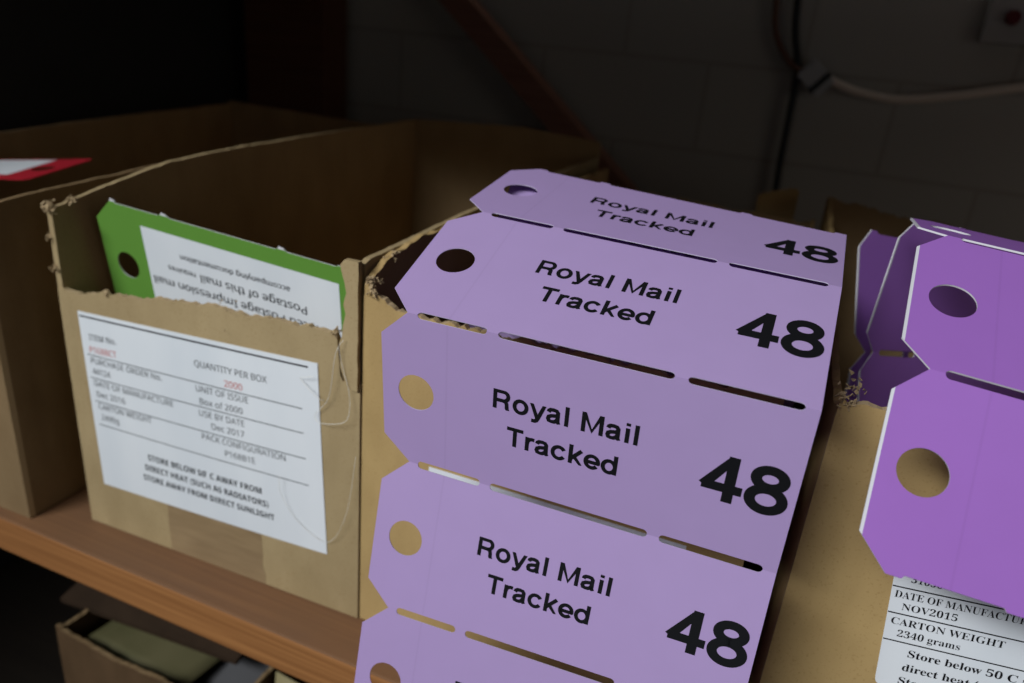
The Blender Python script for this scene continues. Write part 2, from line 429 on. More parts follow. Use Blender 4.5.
def card_mesh(outline, holes, place, th, fine=False):
    """card with real holes and thickness; place(u, v, h) -> point, h = height off the printed face"""
    if fine:                                    # follow curved surfaces: short steps along the edge
        o2 = []
        for p, q in zip(outline, outline[1:] + outline[:1]):
            k = max(1, int((V(q) - V(p)).length / 0.006))
            o2 += [(p[0] + (q[0] - p[0]) * i / k, p[1] + (q[1] - p[1]) * i / k) for i in range(k)]
        outline = o2
    loops = [outline] + holes
    pts, edges = [], []
    for lp in loops:
        k = len(pts); n = len(lp); pts += [V(p) for p in lp]; edges += [(k + i, k + (i + 1) % n) for i in range(n)]
    u0 = min(p[0] for p in outline); v0 = min(p[1] for p in outline); u1 = max(p[0] for p in outline) - u0; v1 = max(p[1] for p in outline) - v0; nb = len(pts)
    for i in range(1, 24):
        for j in range(1, 10):
            q = V((u0 + u1 * i / 24, v0 + v1 * j / 10))
            if all((q - p).length > 0.0035 for p in pts[:nb]): pts.append(q)
    r = delaunay_2d_cdt(pts, edges, [], 0, 1e-7)
    flat = [(p[0], p[1]) for p in r[0]]; N = len(flat)
    def inside(p, lp):
        k = False
        for (x1, y1), (x2, y2) in zip(lp, lp[1:] + lp[:1]):
            if (y1 > p[1]) != (y2 > p[1]) and p[0] < (x2 - x1) * (p[1] - y1) / (y2 - y1) + x1: k = not k
        return k
    mid = lambda f: (sum(flat[i][0] for i in f) / 3, sum(flat[i][1] for i in f) / 3)
    tri = [tuple(f) for f in r[2] if inside(mid(f), outline) and not any(inside(mid(f), h) for h in holes)]
    cnt = {}
    for f in tri:
        for a, b_ in zip(f, f[1:] + f[:1]): cnt[(a, b_)] = 1
    vs = [place(u, v, 0) for u, v in flat] + [place(u, v, -th) for u, v in flat] + [place(u, v, 0) for u, v in flat] + [place(u, v, -th) for u, v in flat]
    fs, mi = [], []
    for t in tri:
        fs.append(t); mi.append(0); fs.append(tuple(i + N for i in t[::-1])); mi.append(2)
    for a, b_ in cnt:
        if (b_, a) not in cnt:
            fs.append((b_ + 2 * N, a + 2 * N, a + 3 * N, b_ + 3 * N)); mi.append(1)
    # outward winding of the printed face
    c = [vs[i] for i in tri[0]]; nrm = (c[1] - c[0]).cross(c[2] - c[0])
    if nrm.dot(place(flat[0][0], flat[0][1], 1) - place(flat[0][0], flat[0][1], 0)) < 0: fs = [f[::-1] for f in fs]
    used = sorted({i for f in fs for i in f}); ren = {v: i for i, v in enumerate(used)}
    me = mesh_from([vs[i] for i in used], [tuple(ren[i] for i in f) for f in fs], mi)
    uvl = me.uv_layers.new(name='card')
    for l in me.loops:
        uvl.data[l.index].uv = flat[used[l.vertex_index] % N]
    for p in me.polygons: p.use_smooth = p.material_index != 1
    return me

def card_place(A0, A1, B0, B1, W, P, facing, bow=0.0):
    """bilinear card between top line A0-A1 and bottom line B0-B1; facing = a direction on the printed side"""
    A0, A1, B0, B1 = map(V, (A0, A1, B0, B1))
    n = (A1 - A0).cross(B0 - A0).normalized()
    if n.dot(V(facing)) < 0: n = -n
    def f(u, v, h=0):
        s, t = u / W, v / P
        return (A0 * (1 - s) + A1 * s) * (1 - t) + (B0 * (1 - s) + B1 * s) * t + n * (h + bow * 4 * t * (1 - t))
    return f

def make_tag(parent, place, mats, lettering=True, th=0.00035, outline=None, uh=0.0151, label=None):
    t = link_mesh('tag', card_mesh(outline or tag_outline(), [hole(uh, TP / 2)], place, th), parent, mats, label)
    if lettering:
        ink = Ink()
        grot(ink, 'Royal Mail', 0.0475, 0.0314, 0.00845)
        grot(ink, 'Tracked', 0.0545, 0.0468, 0.00845)
        ink.build('lettering', t, lambda u, v: place(u, v, 0.00012), (INK,))
        ink = Ink(); grot(ink, '48', 0.1279, 0.0449, 0.0195, 0.19)
        ink.build('numerals', t, lambda u, v: place(u, v, 0.00012), (INK,))
    return t

# ------------------------------------------------------------------ the room
me = mesh_from([(-1.6, 1.0, -1.0), (1.2, 1.0, -1.0), (1.2, 1.0, 1.3), (-1.6, 1.0, 1.3), (-1.6, 1.1, -1.0), (1.2, 1.1, -1.0), (1.2, 1.1, 1.3), (-1.6, 1.1, 1.3)],
               [(0, 1, 2, 3), (7, 6, 5, 4), (0, 4, 5, 1), (1, 5, 6, 2), (2, 6, 7, 3), (3, 7, 4, 0)])
o = link_mesh('wall_back', me, None, (WALLM,)); o['kind'] = 'structure'
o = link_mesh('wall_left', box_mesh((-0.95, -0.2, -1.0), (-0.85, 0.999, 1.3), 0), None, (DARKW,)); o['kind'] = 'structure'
o = link_mesh('floor', box_mesh((-2.2, -2.2, -1.05), (2.0, 1.1, -1.0), 0), None, (FLOORM,)); o['kind'] = 'structure'

# ------------------------------------------------------------------ shelving
sh = thing('shelving_unit', 'orange-brown wooden shelving carrying the row of open cardboard boxes', 'shelves', (-0.2, 0.6, -1.0))
link_mesh('shelf_board', box_mesh((-0.848, 0.2602, -0.0265), (0.75, 0.93, 0.0), 0.0015), sh, (SHELF,))
link_mesh('shelf_board', box_mesh((-0.848, 0.262, 0.412), (0.75, 0.93, 0.437), 0.0015), sh, (SHELF,))
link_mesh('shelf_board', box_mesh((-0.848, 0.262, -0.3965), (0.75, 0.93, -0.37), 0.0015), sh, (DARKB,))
link_mesh('upright_post', box_mesh((-0.797, 0.931, -1.0), (-0.660, 0.985, 0.9), 0.003), sh, (POSTM,))
for x in (0.68,):
    link_mesh('upright_post', box_mesh((x, 0.931, -1.0), (x + 0.07, 0.985, 0.9), 0.003), sh, (POSTM,))
# diagonal brace in the plane y = .93
a0, a1 = V((-0.560, 0.945, 0.42)), V((-0.205, 0.945, 0.12))
d = (a1 - a0).normalized(); nn = V((-d.z, 0, d.x)) * 0.0155
vs = []
for y in (0.945, 0.975):
    for p in (a0 - nn, a1 - nn, a1 + nn, a0 + nn): vs.append(V((p.x, y, p.z)))
link_mesh('diagonal_brace', mesh_from(vs, [(0, 1, 2, 3), (7, 6, 5, 4), (0, 4, 5, 1), (1, 5, 6, 2), (2, 6, 7, 3), (3, 7, 4, 0)]), sh, (BRACE,))

# ------------------------------------------------------------------ wall fittings
o = link_mesh('cable', tube_mesh([(-0.068, 0.985, 0.56), (-0.0625, 0.985, 0.377), (-0.049, 0.985, 0.315), (-0.0455, 0.985, 0.289), (-0.0437, 0.985, 0.204), (-0.0420, 0.985, 0.138), (-0.05, 0.985, -0.02), (-0.05, 0.985, -0.3)], 0.0042), None, (BLACKC,), smooth=True)
tag(recenter(o), 'black cable hanging straight down the grey block wall', 'cable', 'cables on the block wall')
o = link_mesh('cable', tube_mesh([(-0.010, 0.978, 0.2985), (0.006, 0.98, 0.2925), (0.0248, 0.982, 0.288), (0.0668, 0.985, 0.285), (0.123, 0.985, 0.2955), (0.18, 0.985, 0.310), (0.30, 0.985, 0.335), (0.50, 0.985, 0.35), (0.66, 0.987, 0.34)], 0.0048), None, (WHITEC,), smooth=True)
tag(recenter(o), 'cream cable sagging rightwards across the grey block wall', 'cable', 'cables on the block wall')
o = link_mesh('cable', tube_mesh([(-0.095, 0.988, 0.47), (-0.086, 0.988, 0.376), (-0.078, 0.988, 0.34), (-0.058, 0.984, 0.313), (-0.040, 0.98, 0.304)], 0.0035), None, (BROWNC,), smooth=True)
tag(recenter(o), 'thin brown cable left of the black one, curving into the connector', 'cable', 'cables on the block wall')
cn = thing('cable_connector', 'small grey plastic connector joining the cables on the block wall', 'connector', (-0.025, 0.975, 0.29))
bm = bmesh.new(); bmesh.ops.create_cube(bm, size=1)
for v in bm.verts: v.co = V((v.co.x * 0.036, v.co.y * 0.016, v.co.z * 0.026))
bmesh.ops.bevel(bm, geom=bm.edges[:], offset=0.002, segments=2, affect='EDGES')
R = Matrix.Translation((-0.0250, 0.980, 0.2985)) @ Matrix.Rotation(math.radians(40), 4, 'Y'); bm.transform(R)
me = bpy.data.meshes.new('m'); bm.to_mesh(me); bm.free(); link_mesh('connector_body', me, cn, (GREYP,))
bm = bmesh.new(); bmesh.ops.create_cube(bm, size=1)
for v in bm.verts: v.co = V((v.co.x * 0.006, v.co.y * 0.018, v.co.z * 0.028))
bm.transform(R @ Matrix.Translation((0.007, 0, 0)))
me = bpy.data.meshes.new('m'); bm.to_mesh(me); bm.free(); link_mesh('clamp_band', me, cn, (BLACKC,), 'dark band')
sw = thing('wall_switch', 'pale plate with a dark red button high on the block wall, right of the cables', 'switch', (0.165, 0.999, 0.35))
link_mesh('plate', box_mesh((0.128, 0.985, 0.35), (0.205, 0.999, 0.43), 0.003), sw, (PALEP,))
bm = bmesh.new(); bmesh.ops.create_cone(bm, cap_ends=True, segments=24, radius1=0.008, radius2=0.006, depth=0.012)
bm.transform(Matrix.Translation((0.152, 0.981, 0.376)) @ Matrix.Rotation(math.radians(90), 4, 'X'))
me = bpy.data.meshes.new('m'); bm.to_mesh(me); bm.free(); link_mesh('button', me, sw, (REDP,), 'dark red button')

# ------------------------------------------------------------------ cardboard boxes on the shelf
TH = 0.004
def frame(yaw):
    e = V((math.cos(yaw), math.sin(yaw), 0)); n = V((-math.sin(yaw), math.cos(yaw), 0)); return e, n
def carton(label, o, yaw, W, D, front, left, right, back, mats, jag, z_side_jag=0.0003, bulge=None, seed=1, group='open cardboard boxes on the shelf'):
    """open box: o = front-left bottom corner; profiles are [(distance, height)]"""
    e, n = frame(yaw); o = V(o)
    t = thing('cardboard_box', label, 'box', o + e * W / 2 + n * D / 2, group)
    out, inn = mats
    sheet_panel('front_panel', t, o, e, W, front, TH, n, (out, inn, TORN), jag, bulge=bulge, z0=0.0005, seed=seed, nx=120)
    sheet_panel('side_panel', t, o + n * 0.0004, n, D - TH, left, TH, e, (out, inn, out), z_side_jag, z0=0.0005, seed=seed + 1)
    sheet_panel('side_panel', t, o + e * W + n * TH, n, D - 2 * TH, right, TH, -e, (out, inn, out), z_side_jag, z0=0.0005, seed=seed + 2)
    sheet_panel('back_panel', t, o + n * D, e, W, back, TH, -n, (out, inn, out), z_side_jag, z0=0.0005, seed=seed + 3)
    vs = [o + V((0, 0, z)) + e * a + n * b_ for z in (0.0005, 0.004) for a, b_ in ((TH, TH), (W - TH, TH), (W - TH, D - TH), (TH, D - TH))]
    link_mesh('bottom_panel', mesh_from(vs, [(3, 2, 1, 0), (4, 5, 6, 7), (0, 1, 5, 4), (1, 2, 6, 5), (2, 3, 7, 6), (3, 0, 4, 7)]), t, (inn,))
    return t, e, n

def label_card(parent, place, corners, r=0.0, mats=(WHITE,)):
    """paper label as a thin sheet: corners (u, v) anticlockwise from bottom left, r rounds the corners"""
    pts = []
    for i, c in enumerate(corners):
        if r == 0: pts.append(c); continue
        p, q = V(corners[i - 1]), V(corners[(i + 1) % len(corners)]); c = V(c)
        d1 = (p - c).normalized(); d2 = (q - c).normalized()
        for k in range(6):
            t = k / 5; a = c + d1 * r; b_ = c + d2 * r
            pts.append(tuple(a * (1 - t) ** 2 + c * 2 * t * (1 - t) + b_ * t * t))
    # sheet that follows the surface under it: dense grid inside the outline, 0.3 mm thick
    me = card_mesh(pts, [], lambda u, v, h=0: place(u, v, h + 0.0004), 0.0003, True)
    me.uv_layers.remove(me.uv_layers[0])
    for p in me.polygons: p.use_smooth = False
    return link_mesh('paper_label', me, parent, mats * 3)

# leftmost box ---------------------------------------------------------------
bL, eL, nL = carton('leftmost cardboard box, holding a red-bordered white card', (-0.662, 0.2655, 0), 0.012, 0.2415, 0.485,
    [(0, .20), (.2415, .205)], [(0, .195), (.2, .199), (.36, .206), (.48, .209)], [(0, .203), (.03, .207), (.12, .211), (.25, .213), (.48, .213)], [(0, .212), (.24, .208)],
    (CB_DEEP, CB_IN), 0.0006, seed=11)
# box with the printed label ---------------------------------------------------
def bulgeA(s, z): return -0.0012 * math.sin(math.pi * s) * math.sin(math.pi * min(1, z / 0.17))
bA, eA, nA = carton('cardboard box with a large white printed label on its cut-down front', (-0.387, 0.2862, 0), 0.0232, 0.2003, 0.43,
    [(0, .1612), (.0062, .1605), (.0094, .159), (.0365, .1645), (.0375, .1635), (.042, .1652), (.0544, .1655), (.08, .169), (.1094, .1724), (.1472, .1722), (.18, .1750), (.1862, .1745), (.1872, .168), (.1882, .152), (.190, .149), (.2003, .149)],
    [(0, .206), (.002, .2085), (.005, .2075), (.03, .2125), (.09, .222), (.16, .2245), (.28, .2255), (.42, .2255)], [(0, .2113), (.004, .2125), (.06, .214), (.2, .215), (.42, .214)], [(0, .2255), (.12, .232), (.198, .228)],
    (CB_PALE, CB_IN), 0.0009, bulge=bulgeA, seed=21)
oA = V((-0.387, 0.2862, 0))
def placeA(u, v, h=0.0): return oA + eA * u + V((0, 0, v)) - nA * (h - bulgeA(u / 0.2003, v))
lab = label_card(bA, placeA, [(0.0161, 0.0335), (0.1805, 0.0388), (0.1757, 0.1556), (0.0138, 0.1495)])
ink = Ink()
ink.line((0.0150, 0.1469), (0.1700, 0.1522), 0.0010)
for p, q in (((.0173, .1233), (.1663, .1274)), ((.0175, .1084), (.1669, .1129)), ((.0186, .0932), (.1680, .0975)), ((.0195, .0773), (.1695, .0811))):
    ink.line(p, q, 0.00055, 1)
CAPA = 0.0038
for s, p, q, m in (("ITEM No.", (.0205, .1329), (.0411, .1345), 1), ("P168BCT", (.0198, .1250), (.0403, .1263), 2), ("PURCHASE ORDER No.", (.0195, .1180), (.0728, .1200), 1),
                   ("44124", (.0199, .1112), (.0336, .1117), 1), ("DATE OF MANUFACTURE", (.0198, .1034), (.0797, .1053), 1), ("Dec 2016", (.0208, .0963), (.0429, .0971), 1),
                   ("CARTON WEIGHT", (.0208, .0882), (.0621, .0898), 1), ("2490g", (.0222, .0811), (.0358, .0816), 1),
                   ("QUANTITY PER BOX", (.0969, .1351), (.1445, .1367), 1), ("2000", (.1166, .1278), (.1285, .1283), 2), ("UNIT OF ISSUE", (.0969, .1200), (.1321, .1214), 1),
                   ("Box of 2000", (.0990, .1126), (.1280, .1138), 1), ("USE BY DATE", (.0980, .1050), (.1288, .1062), 1), ("Dec 2017", (.1062, .0985), (.1284, .0994), 1),
                   ("PACK CONFIGURATION", (.0988, .0903), (.1550, .0923), 1), ("P168B1E", (.1144, .0836), (.1348, .0844), 1)):
    ink.text(s, 'sans', p, q, CAPA, m, off=0.0)
rg = ell(0.0990, 0.0680, 0.00055, 0.0006, 0, 360, 14); r2 = ell(0.0990, 0.0680, 0.0009, 0.00095, 0, 360, 14)   # degree sign
ink.add(rg + r2, [(i, i + 1, 16 + i, 15 + i) for i in range(14)])
ink.text("STORE BELOW 50  C AWAY FROM", 'sansb', (.0560, .0632), (.1381, .0657), 0.0040)
ink.text("DIRECT HEAT (SUCH AS RADIATORS)", 'sansb', (.0530, .0555), (.1424, .0579), 0.0040)
ink.text("STORE AWAY FROM DIRECT SUNLIGHT", 'sansb', (.0506, .0478), (.1461, .0502), 0.0040)
ink.build('printed_text', lab, lambda u, v: placeA(u, v, 0.0005), (INK, GINK, RINK))
# parcel tape over the joint at the bottom of the front, under the label
vs, fs = [], []
prf = [(0.0665, 0.0006), (0.1365, 0.0006), (0.1372, 0.008), (0.1352, 0.014), (0.1362, 0.022), (0.1356, 0.04), (0.0672, 0.04), (0.0660, 0.02)]
link_mesh('parcel_tape', card_mesh([(0.0665, 0.0006), (0.1365, 0.0006), (0.1372, 0.008), (0.1352, 0.014), (0.1362, 0.022), (0.1356, 0.04), (0.0672, 0.04), (0.0660, 0.02)], [], lambda u, v, h=0: placeA(u, v, h + 0.00012), 0.0001, True), bA, (TAPE, TAPE, TAPE), 'darker brown tape')
shreds('torn_fibres', bA, [(oA + V((0.002, 0.001, 0.2075)), 0.0022, 46, 0.0030), (oA + V((0.006, 0.012, 0.2105)), 0.0022, 18, 0.0025), (oA + V((0.0, 0.0, 0.19)), 0.0012, 12, 0.002), (oA + V((0.001, 0.0, 0.172)), 0.002, 14, 0.0025),
                          (placeA(0.0372, 0.1645), 0.0012, 8, 0.002), (placeA(0.12, 0.1722), 0.006, 10, 0.0012), (placeA(0.186, 0.1755), 0.002, 10, 0.002)], TORN, 5)
# torn strip of the right side wall leaning over the front corner
vs, fs = [], []
prof = [(0.146, -0.0010, 0.0042), (0.152, -0.0040, 0.0042), (0.158, -0.0062, 0.0044), (0.164, -0.0058, 0.0040), (0.170, -0.0066, 0.0041), (0.174, -0.0050, 0.0044), (0.180, -0.0044, 0.0042), (0.186, -0.0030, 0.0043), (0.191, -0.0042, 0.0042), (0.197, -0.0026, 0.0040), (0.202, -0.0036, 0.0041), (0.207, -0.0052, 0.0044), (0.2105, -0.0060, 0.0042), (0.2135, -0.0035, 0.0042)]
for k, (z, l, r_) in enumerate(prof):
    vs += [oA + eA * (0.1955 + l) + V((0, -0.0012, z)), oA + eA * (0.1955 + r_) + V((0, -0.0016, z)), oA + eA * (0.1955 + r_) + V((0, 0.0016, z)), oA + eA * (0.1955 + l) + V((0, 0.0016, z))]
    if k:
        a = 4 * (k - 1); fs += [(a + i, a + (i + 1) % 4, a + 4 + (i + 1) % 4, a + 4 + i) for i in range(4)]
fs += [(3, 2, 1, 0), tuple(len(vs) - 4 + i for i in range(4))]
link_mesh('torn_flap', mesh_from(vs, fs), bA, (CB_PALE,), 'ragged torn cardboard edge')

# box under the lavender strip ---------------------------------------------------
oB = V((-0.1859, 0.2918, 0))
bB, eB, nB = carton('cardboard box behind the long lavender tag strip', oB, 0.0, 0.1939, 0.42,
    [(0, .198), (.003, .1975), (.008, .2000), (.016, .1935), (.05, .192), (.15, .194), (.182, .196), (.192, .202)],
    [(0, .2035), (.004, .208), (.02, .213), (.06, .2155), (.12, .215), (.41, .205)], [(0, .2035), (.01, .200), (.1, .19), (.41, .19)], [(0, .19), (.192, .185)],
    (CB, CB_IN), 0.0012, z_side_jag=0.0011, seed=31)
def placeB(u, v, h=0.0): return oB + eB * u + V((0, 0, v)) - nB * h
lab = label_card(bB, placeB, [(0.0395, 0.030), (0.169, 0.030), (0.169, 0.1145), (0.0395, 0.1145)])
ink = Ink(); ink.line((0.041, 0.1105), (0.167, 0.1098), 0.0011)
ink.build('printed_line', lab, lambda u, v: placeB(u, v, 0.0006), (INK,))
shreds('torn_fibres', bB, [(oB + V((0.0042, 0.001, 0.2045)), 0.0018, 34, 0.0028), (oB + V((0.006, 0.0, 0.1990)), 0.002, 16, 0.0022), (oB + V((0.0035, 0.02, 0.2125)), 0.0025, 14, 0.0022), (oB + V((0.191, 0.0, 0.2035)), 0.002, 22, 0.0026), (oB + V((0.191, 0.015, 0.199)), 0.003, 12, 0.0024)], TORN, 6)

# right-hand box -------------------------------------------------------------------
oC = V((0.0265, 0.2840, 0)); YC = 0.03
bC, eC, nC = carton('cardboard box at the right with a serif-lettered label under the bright purple tags', oC, YC, 0.20, 0.44,
    [(0, .196), (.0015, .204), (.004, .2015), (.009, .2028), (.02, .2015), (.2, .2015)], [(0, .201), (.02, .194), (.2, .20), (.43, .208)], [(0, .20), (.43, .19)], [(0, .2085), (.04, .204), (.06, .2), (.09, .2005), (.14, .193), (.2, .186)],
    (CB, CB_IN), 0.0008, z_side_jag=0.001, seed=41)
def placeC(u, v, h=0.0):                     # the label is stuck on a little askew
    a, b_ = 0.953 * (u - 0.0405), 0.98 * (v - 0.1021); c, s = math.cos(0.0775), math.sin(0.0775)
    return oC + eC * (0.0394 + a * c - b_ * s * 0.85) + V((0, 0, 0.1049 + a * s + b_ * c)) - nC * h
lab = label_card(bC, placeC, [(0.0420, 0.0775), (0.1420, 0.0775), (0.1385, 0.150), (0.0385, 0.150)], 0.004)
ink = Ink()
for p, q in (((.0397, .1285), (.1390, .1290)), ((.0403, .1157), (.1400, .1162)), ((.0410, .1021), (.1410, .1028))): ink.line(p, q, 0.0006)
CAPC = 0.0033
for s, p, q in (("31050", (.0458, .1316), (.0573, .1316)), ("DATE OF MANUFACTURE", (.0412, .1234), (.0915, .1238)), ("NOV2015", (.0449, .1178), (.0654, .1182)), ("CARTON WEIGHT", (.0423, .1103), (.0840, .1108)), ("2340 grams", (.0457, .1046), (.0692, .1049))):
    ink.text(s, 'serif', p, q, CAPC, 0, off=-0.004)
for s, p, q in (("Store below 50 C away from", (.0516, .0955), (.118, .0962)), ("direct heat (such as radiators)", (.0508, .0882), (.122, .0888)), ("Store away from direct sunlight", (.0506, .0812), (.126, .0816))):
    ink.text(s, 'serif', p, q, 0.0036)
ink.build('printed_text', lab, lambda u, v: placeC(u, v, 0.0006), (INK,))
shreds('torn_fibres', bC, [(oC + V((0.003, 0.001, 0.2010)), 0.0026, 12, 0.0022), (oC + V((0.001, 0.004, 0.2035)), 0.0020, 9, 0.0024), (oC + V((0.007, 0.03, 0.199)), 0.003, 9, 0.0030)], TORN, 8)
# bent-over flap at the far left corner of this box
e_, n_v = eC, nC
base = oC + nC * 0.432
sheet_panel('corner_flap', bC, base + V((-0.058, 0.002, 0)), (1, 0.05, 0), 0.034, [(0, .2015), (.012, .206), (.03, .2125), (.034, .209)], 0.003, (0, 1, 0), (CB, CB_IN, TORN), 0.0012, nx=30, z0=0.16, seed=55)

# ------------------------------------------------------------------ lavender strip
LINES = [((-0.1414, 0.3660, 0.2563), (0.0184, 0.3661, 0.2478)), ((-0.1418, 0.2980, 0.2458), (0.0182, 0.3003, 0.2410)), ((-0.1421, 0.2349, 0.2182), (0.0179, 0.2360, 0.2175)),
         ((-0.1420, 0.2410, 0.1496), (0.0179, 0.2389, 0.1516)), ((-0.1421, 0.2274, 0.0821), (0.0176, 0.2262, 0.0919)), ((-0.1422, 0.2142, 0.0145), (0.0175, 0.2129, 0.0243)), ((-0.1420, 0.2075, -0.0540), (0.0177, 0.2060, -0.0440))]
st = thing('tag_strip', 'long strip of lavender perforated tags draped over its box front, black lettering', 'bag tags', (-0.06, 0.33, 0.005), 'strips of bag tags')
for (A0, A1), (B0, B1) in zip(LINES, LINES[1:]):
    make_tag(st, card_place(A0, A1, B0, B1, TW, TP, (0, -1, 0.6)), (LAV, LRIM, LAV))
# the strip doubles back under the first tag and down into the box
U = [LINES[0], ((-0.1270, 0.2990, 0.2320), (0.0160, 0.3005, 0.2290)), ((-0.1290, 0.3350, 0.1720), (0.0130, 0.3350, 0.1700))]
for (A0, A1), (B0, B1) in zip(U, U[1:]):
    make_tag(st, card_place(A0, A1, B0, B1, TW, TP, (0, 0.3, 1)), (LAV, LRIM, LAV))
def folded_pile(parent, o, e, n, W, D, z0, z1, layers, mats):
    vs, fs = [], []
    for k in range(layers):
        z = z0 + (z1 - z0) * k / layers; zz = z + (z1 - z0) / layers * 0.9
        j = random.uniform(-0.0015, 0.0015)
        q = [V(o) + V(e) * a + V(n) * (b_ + j) for a, b_ in ((0, 0), (W, 0), (W, D), (0, D))]
        i = len(vs)
        for h in (z, zz): vs += [V((p.x, p.y, h)) for p in q]
        fs += [(i + 3, i + 2, i + 1, i), (i + 4, i + 5, i + 6, i + 7)] + [(i + a, i + (a + 1) % 4, i + 4 + (a + 1) % 4, i + 4 + a) for a in range(4)]
    return link_mesh('folded_pile', mesh_from(vs, fs), parent, mats)
o = folded_pile(st, oB + V((0.022, 0.020, 0)), eB, nB, 0.16, 0.069, 0.0045, 0.163, 50, (LAV,)); o['kind'] = 'stuff'

# ------------------------------------------------------------------ bright purple strip in the right-hand box
LR = [((0.0441, 0.3945, 0.2555), (0.2033, 0.3829, 0.2445)), ((0.0413, 0.3261, 0.2625), (0.2005, 0.3145, 0.2515)), ((0.0388, 0.2658, 0.2292), (0.1983, 0.2593, 0.2183)), ((0.0371, 0.2238, 0.1747), (0.1965, 0.2322, 0.1638))]
sr = thing('tag_strip', 'bright purple tags hanging over the front of the right-hand box', 'bag tags', (0.12, 0.36, 0.005), 'strips of bag tags')
OR = dict(c=0.0104, n=0.0099, ties=(0.0146, 0.0444, 0.0489, 0.1134, 0.1179, 0.1553))
for i, ((A0, A1), (B0, B1)) in enumerate(zip(LR, LR[1:])):
    make_tag(sr, card_place(A0, A1, B0, B1, TW, TP, (0, -1, 0.8) if i else (0, 0, 1)), (PUR, RIM, PUR), th=0.0007, uh=0.0142, outline=tag_outline(bot=(i < 2), **OR))
# lower folds of the same strip standing in the box
eq = V((0.66, 0.735, -0.15)).normalized(); tl, bl = V((0.0436, 0.405, 0.2427)), V((0.0407, 0.398, 0.1935)); dq = (bl - tl).normalized()
q0 = tl - dq * 0.0104; q1 = q0 + dq * TP; q2 = q1 + V((0.012, -0.022, -0.064)).normalized() * TP
LQ = [(p, p + eq * TW) for p in (q0, q1, q2)]
for (A0, A1), (B0, B1) in zip(LQ, LQ[1:]):
    link_mesh('tag', card_mesh(tag_outline(**OR), [hole(TW - 0.0142, TP / 2)], card_place(A0, A1, B0, B1, TW, TP, (0.5, -1, 0.3)), 0.0005), sr, (PUR, RIM, PUR))
t0, b0 = V((0.0297, 0.440, 0.2279)), V((0.0395, 0.437, 0.1780)); d0 = (b0 - t0).normalized(); p0 = t0 - d0 * 0.0104
for a, b_ in ((p0, p0 + d0 * TP), (p0 + d0 * TP, p0 + d0 * TP + V((0.004, -0.014, -0.067)).normalized() * TP)):
    link_mesh('tag', card_mesh(tag_outline(**OR), [hole(TW - 0.0142, TP / 2)], card_place(a, a + eq * TW, b_, b_ + eq * TW, TW, TP, (0.5, -1, 0.3)), 0.0005), sr, (PUR, RIM, PUR))
o = folded_pile(sr, oC + eC * 0.012 + nC * 0.025, eC, nC, 0.16, 0.069, 0.0045, 0.125, 40, (PUR,)); o['kind'] = 'stuff'

# ------------------------------------------------------------------ green tags in the labelled box
s_ = 1.13; C0 = V((0, 0, 0.3196))
gw, gp_ = 0.1517 * s_, 0.0689 * s_
eg = V((math.cos(-.0175) * math.cos(-.0489), math.sin(-.0175) * math.cos(-.0489), math.sin(-.0489)))
G0 = V((-0.3712, 0.3031, 0.2137)); dg = V((-0.0035, 0.0129, -0.0766)).normalized()
gt = thing('tag_strip', 'green tag with a white panel, upside down inside the labelled box', 'bag tags', (-0.29, 0.34, 0.005), 'strips of bag tags')
def goutline(bot):
    t = (0.0146, 0.0440, 0.0490, 0.1134, 0.1179, 0.1460)
    pts = [(u * s_, v * s_) for u, v in tag_outline(c=0.0111, n=0.0118, ties=t, W=0.1517, P=TP, top=bot == 2, bot=bot == 1)]
    return pts
def gplace_for(A):
    B = A + dg * gp_
    return card_place(A, A + eg * gw, B, B + eg * gw, gw, gp_, (0, -1, 0.2))
gpl = gplace_for(G0)
gtag = link_mesh('tag', card_mesh(goutline(1), [hole(0.015 * s_, TP / 2 * s_, 0.0072 * s_)], gpl, 0.0005), gt, (GRN, RIM, GRN))
wp = [(0.0296, 0.0600), (0.1461, 0.0600), (0.1461, 0.0090), (0.0296, 0.0090)]
vs = [gpl(u * s_, v * s_, 0.00012) for u, v in wp]
link_mesh('white_panel', mesh_from(vs, [(0, 1, 2, 3)]), gtag, (WHITE,), 'white panel')
ink = Ink()
for s, p, q, cap in (("accompanying documentation", (.1187, .0182), (.0529, .0187), 0.0029), ("Postage of this mail", (.1272, .0262), (.0640, .0266), 0.0042), ("requires", (.0610, .0266), (.0435, .0267), 0.0029), ("Printed Postage Impression mail", (.1400, .0345), (.0321, .0353), 0.0042), ("Please check the details and the", (.1380, .0430), (.0400, .0436), 0.0042)):
    if s.startswith('Please'): continue
    ink.text(s, 'sans', (p[0] * s_, p[1] * s_), (q[0] * s_, q[1] * s_), cap * s_, 0, off=0.005, up=-1)
ink.build('lettering', gtag, lambda u, v: gpl(u, v, 0.0003), (GINK,))
# torn ties on the upper edge
for u in (0.0135, 0.0465, 0.1157):
    vs, fs = [], []; k = 0
    for h in (0.0, -0.0005):
        vs += [gpl((u - 0.0018) * s_, 0.0002, h), gpl((u + 0.0020) * s_, 0.0002, h), gpl((u + 0.0013) * s_, -0.0012, h), gpl((u + 0.0002) * s_, -0.0008, h), gpl((u - 0.0012) * s_, -0.0014, h)]
    fs += [tuple(k + i for i in range(5)), tuple(k + 9 - i for i in range(5))] + [(k + i, k + (i + 1) % 5, k + 5 + (i + 1) % 5, k + 5 + i) for i in range(5)]
    link_mesh('torn_tie', mesh_from(vs, fs), gtag, (RIM,), 'white torn perforation ties')
gpl2 = gplace_for(G0 + dg * gp_)
link_mesh('tag', card_mesh(goutline(2), [hole(0.015 * s_, TP / 2 * s_, 0.0072 * s_)], gpl2, 0.0005), gt, (GRN, RIM, GRN))
o = folded_pile(gt, oA + eA * 0.016 + nA * 0.010, eA, nA, 0.166, 0.078, 0.0045, 0.058, 18, (GRN,)); o['kind'] = 'stuff'

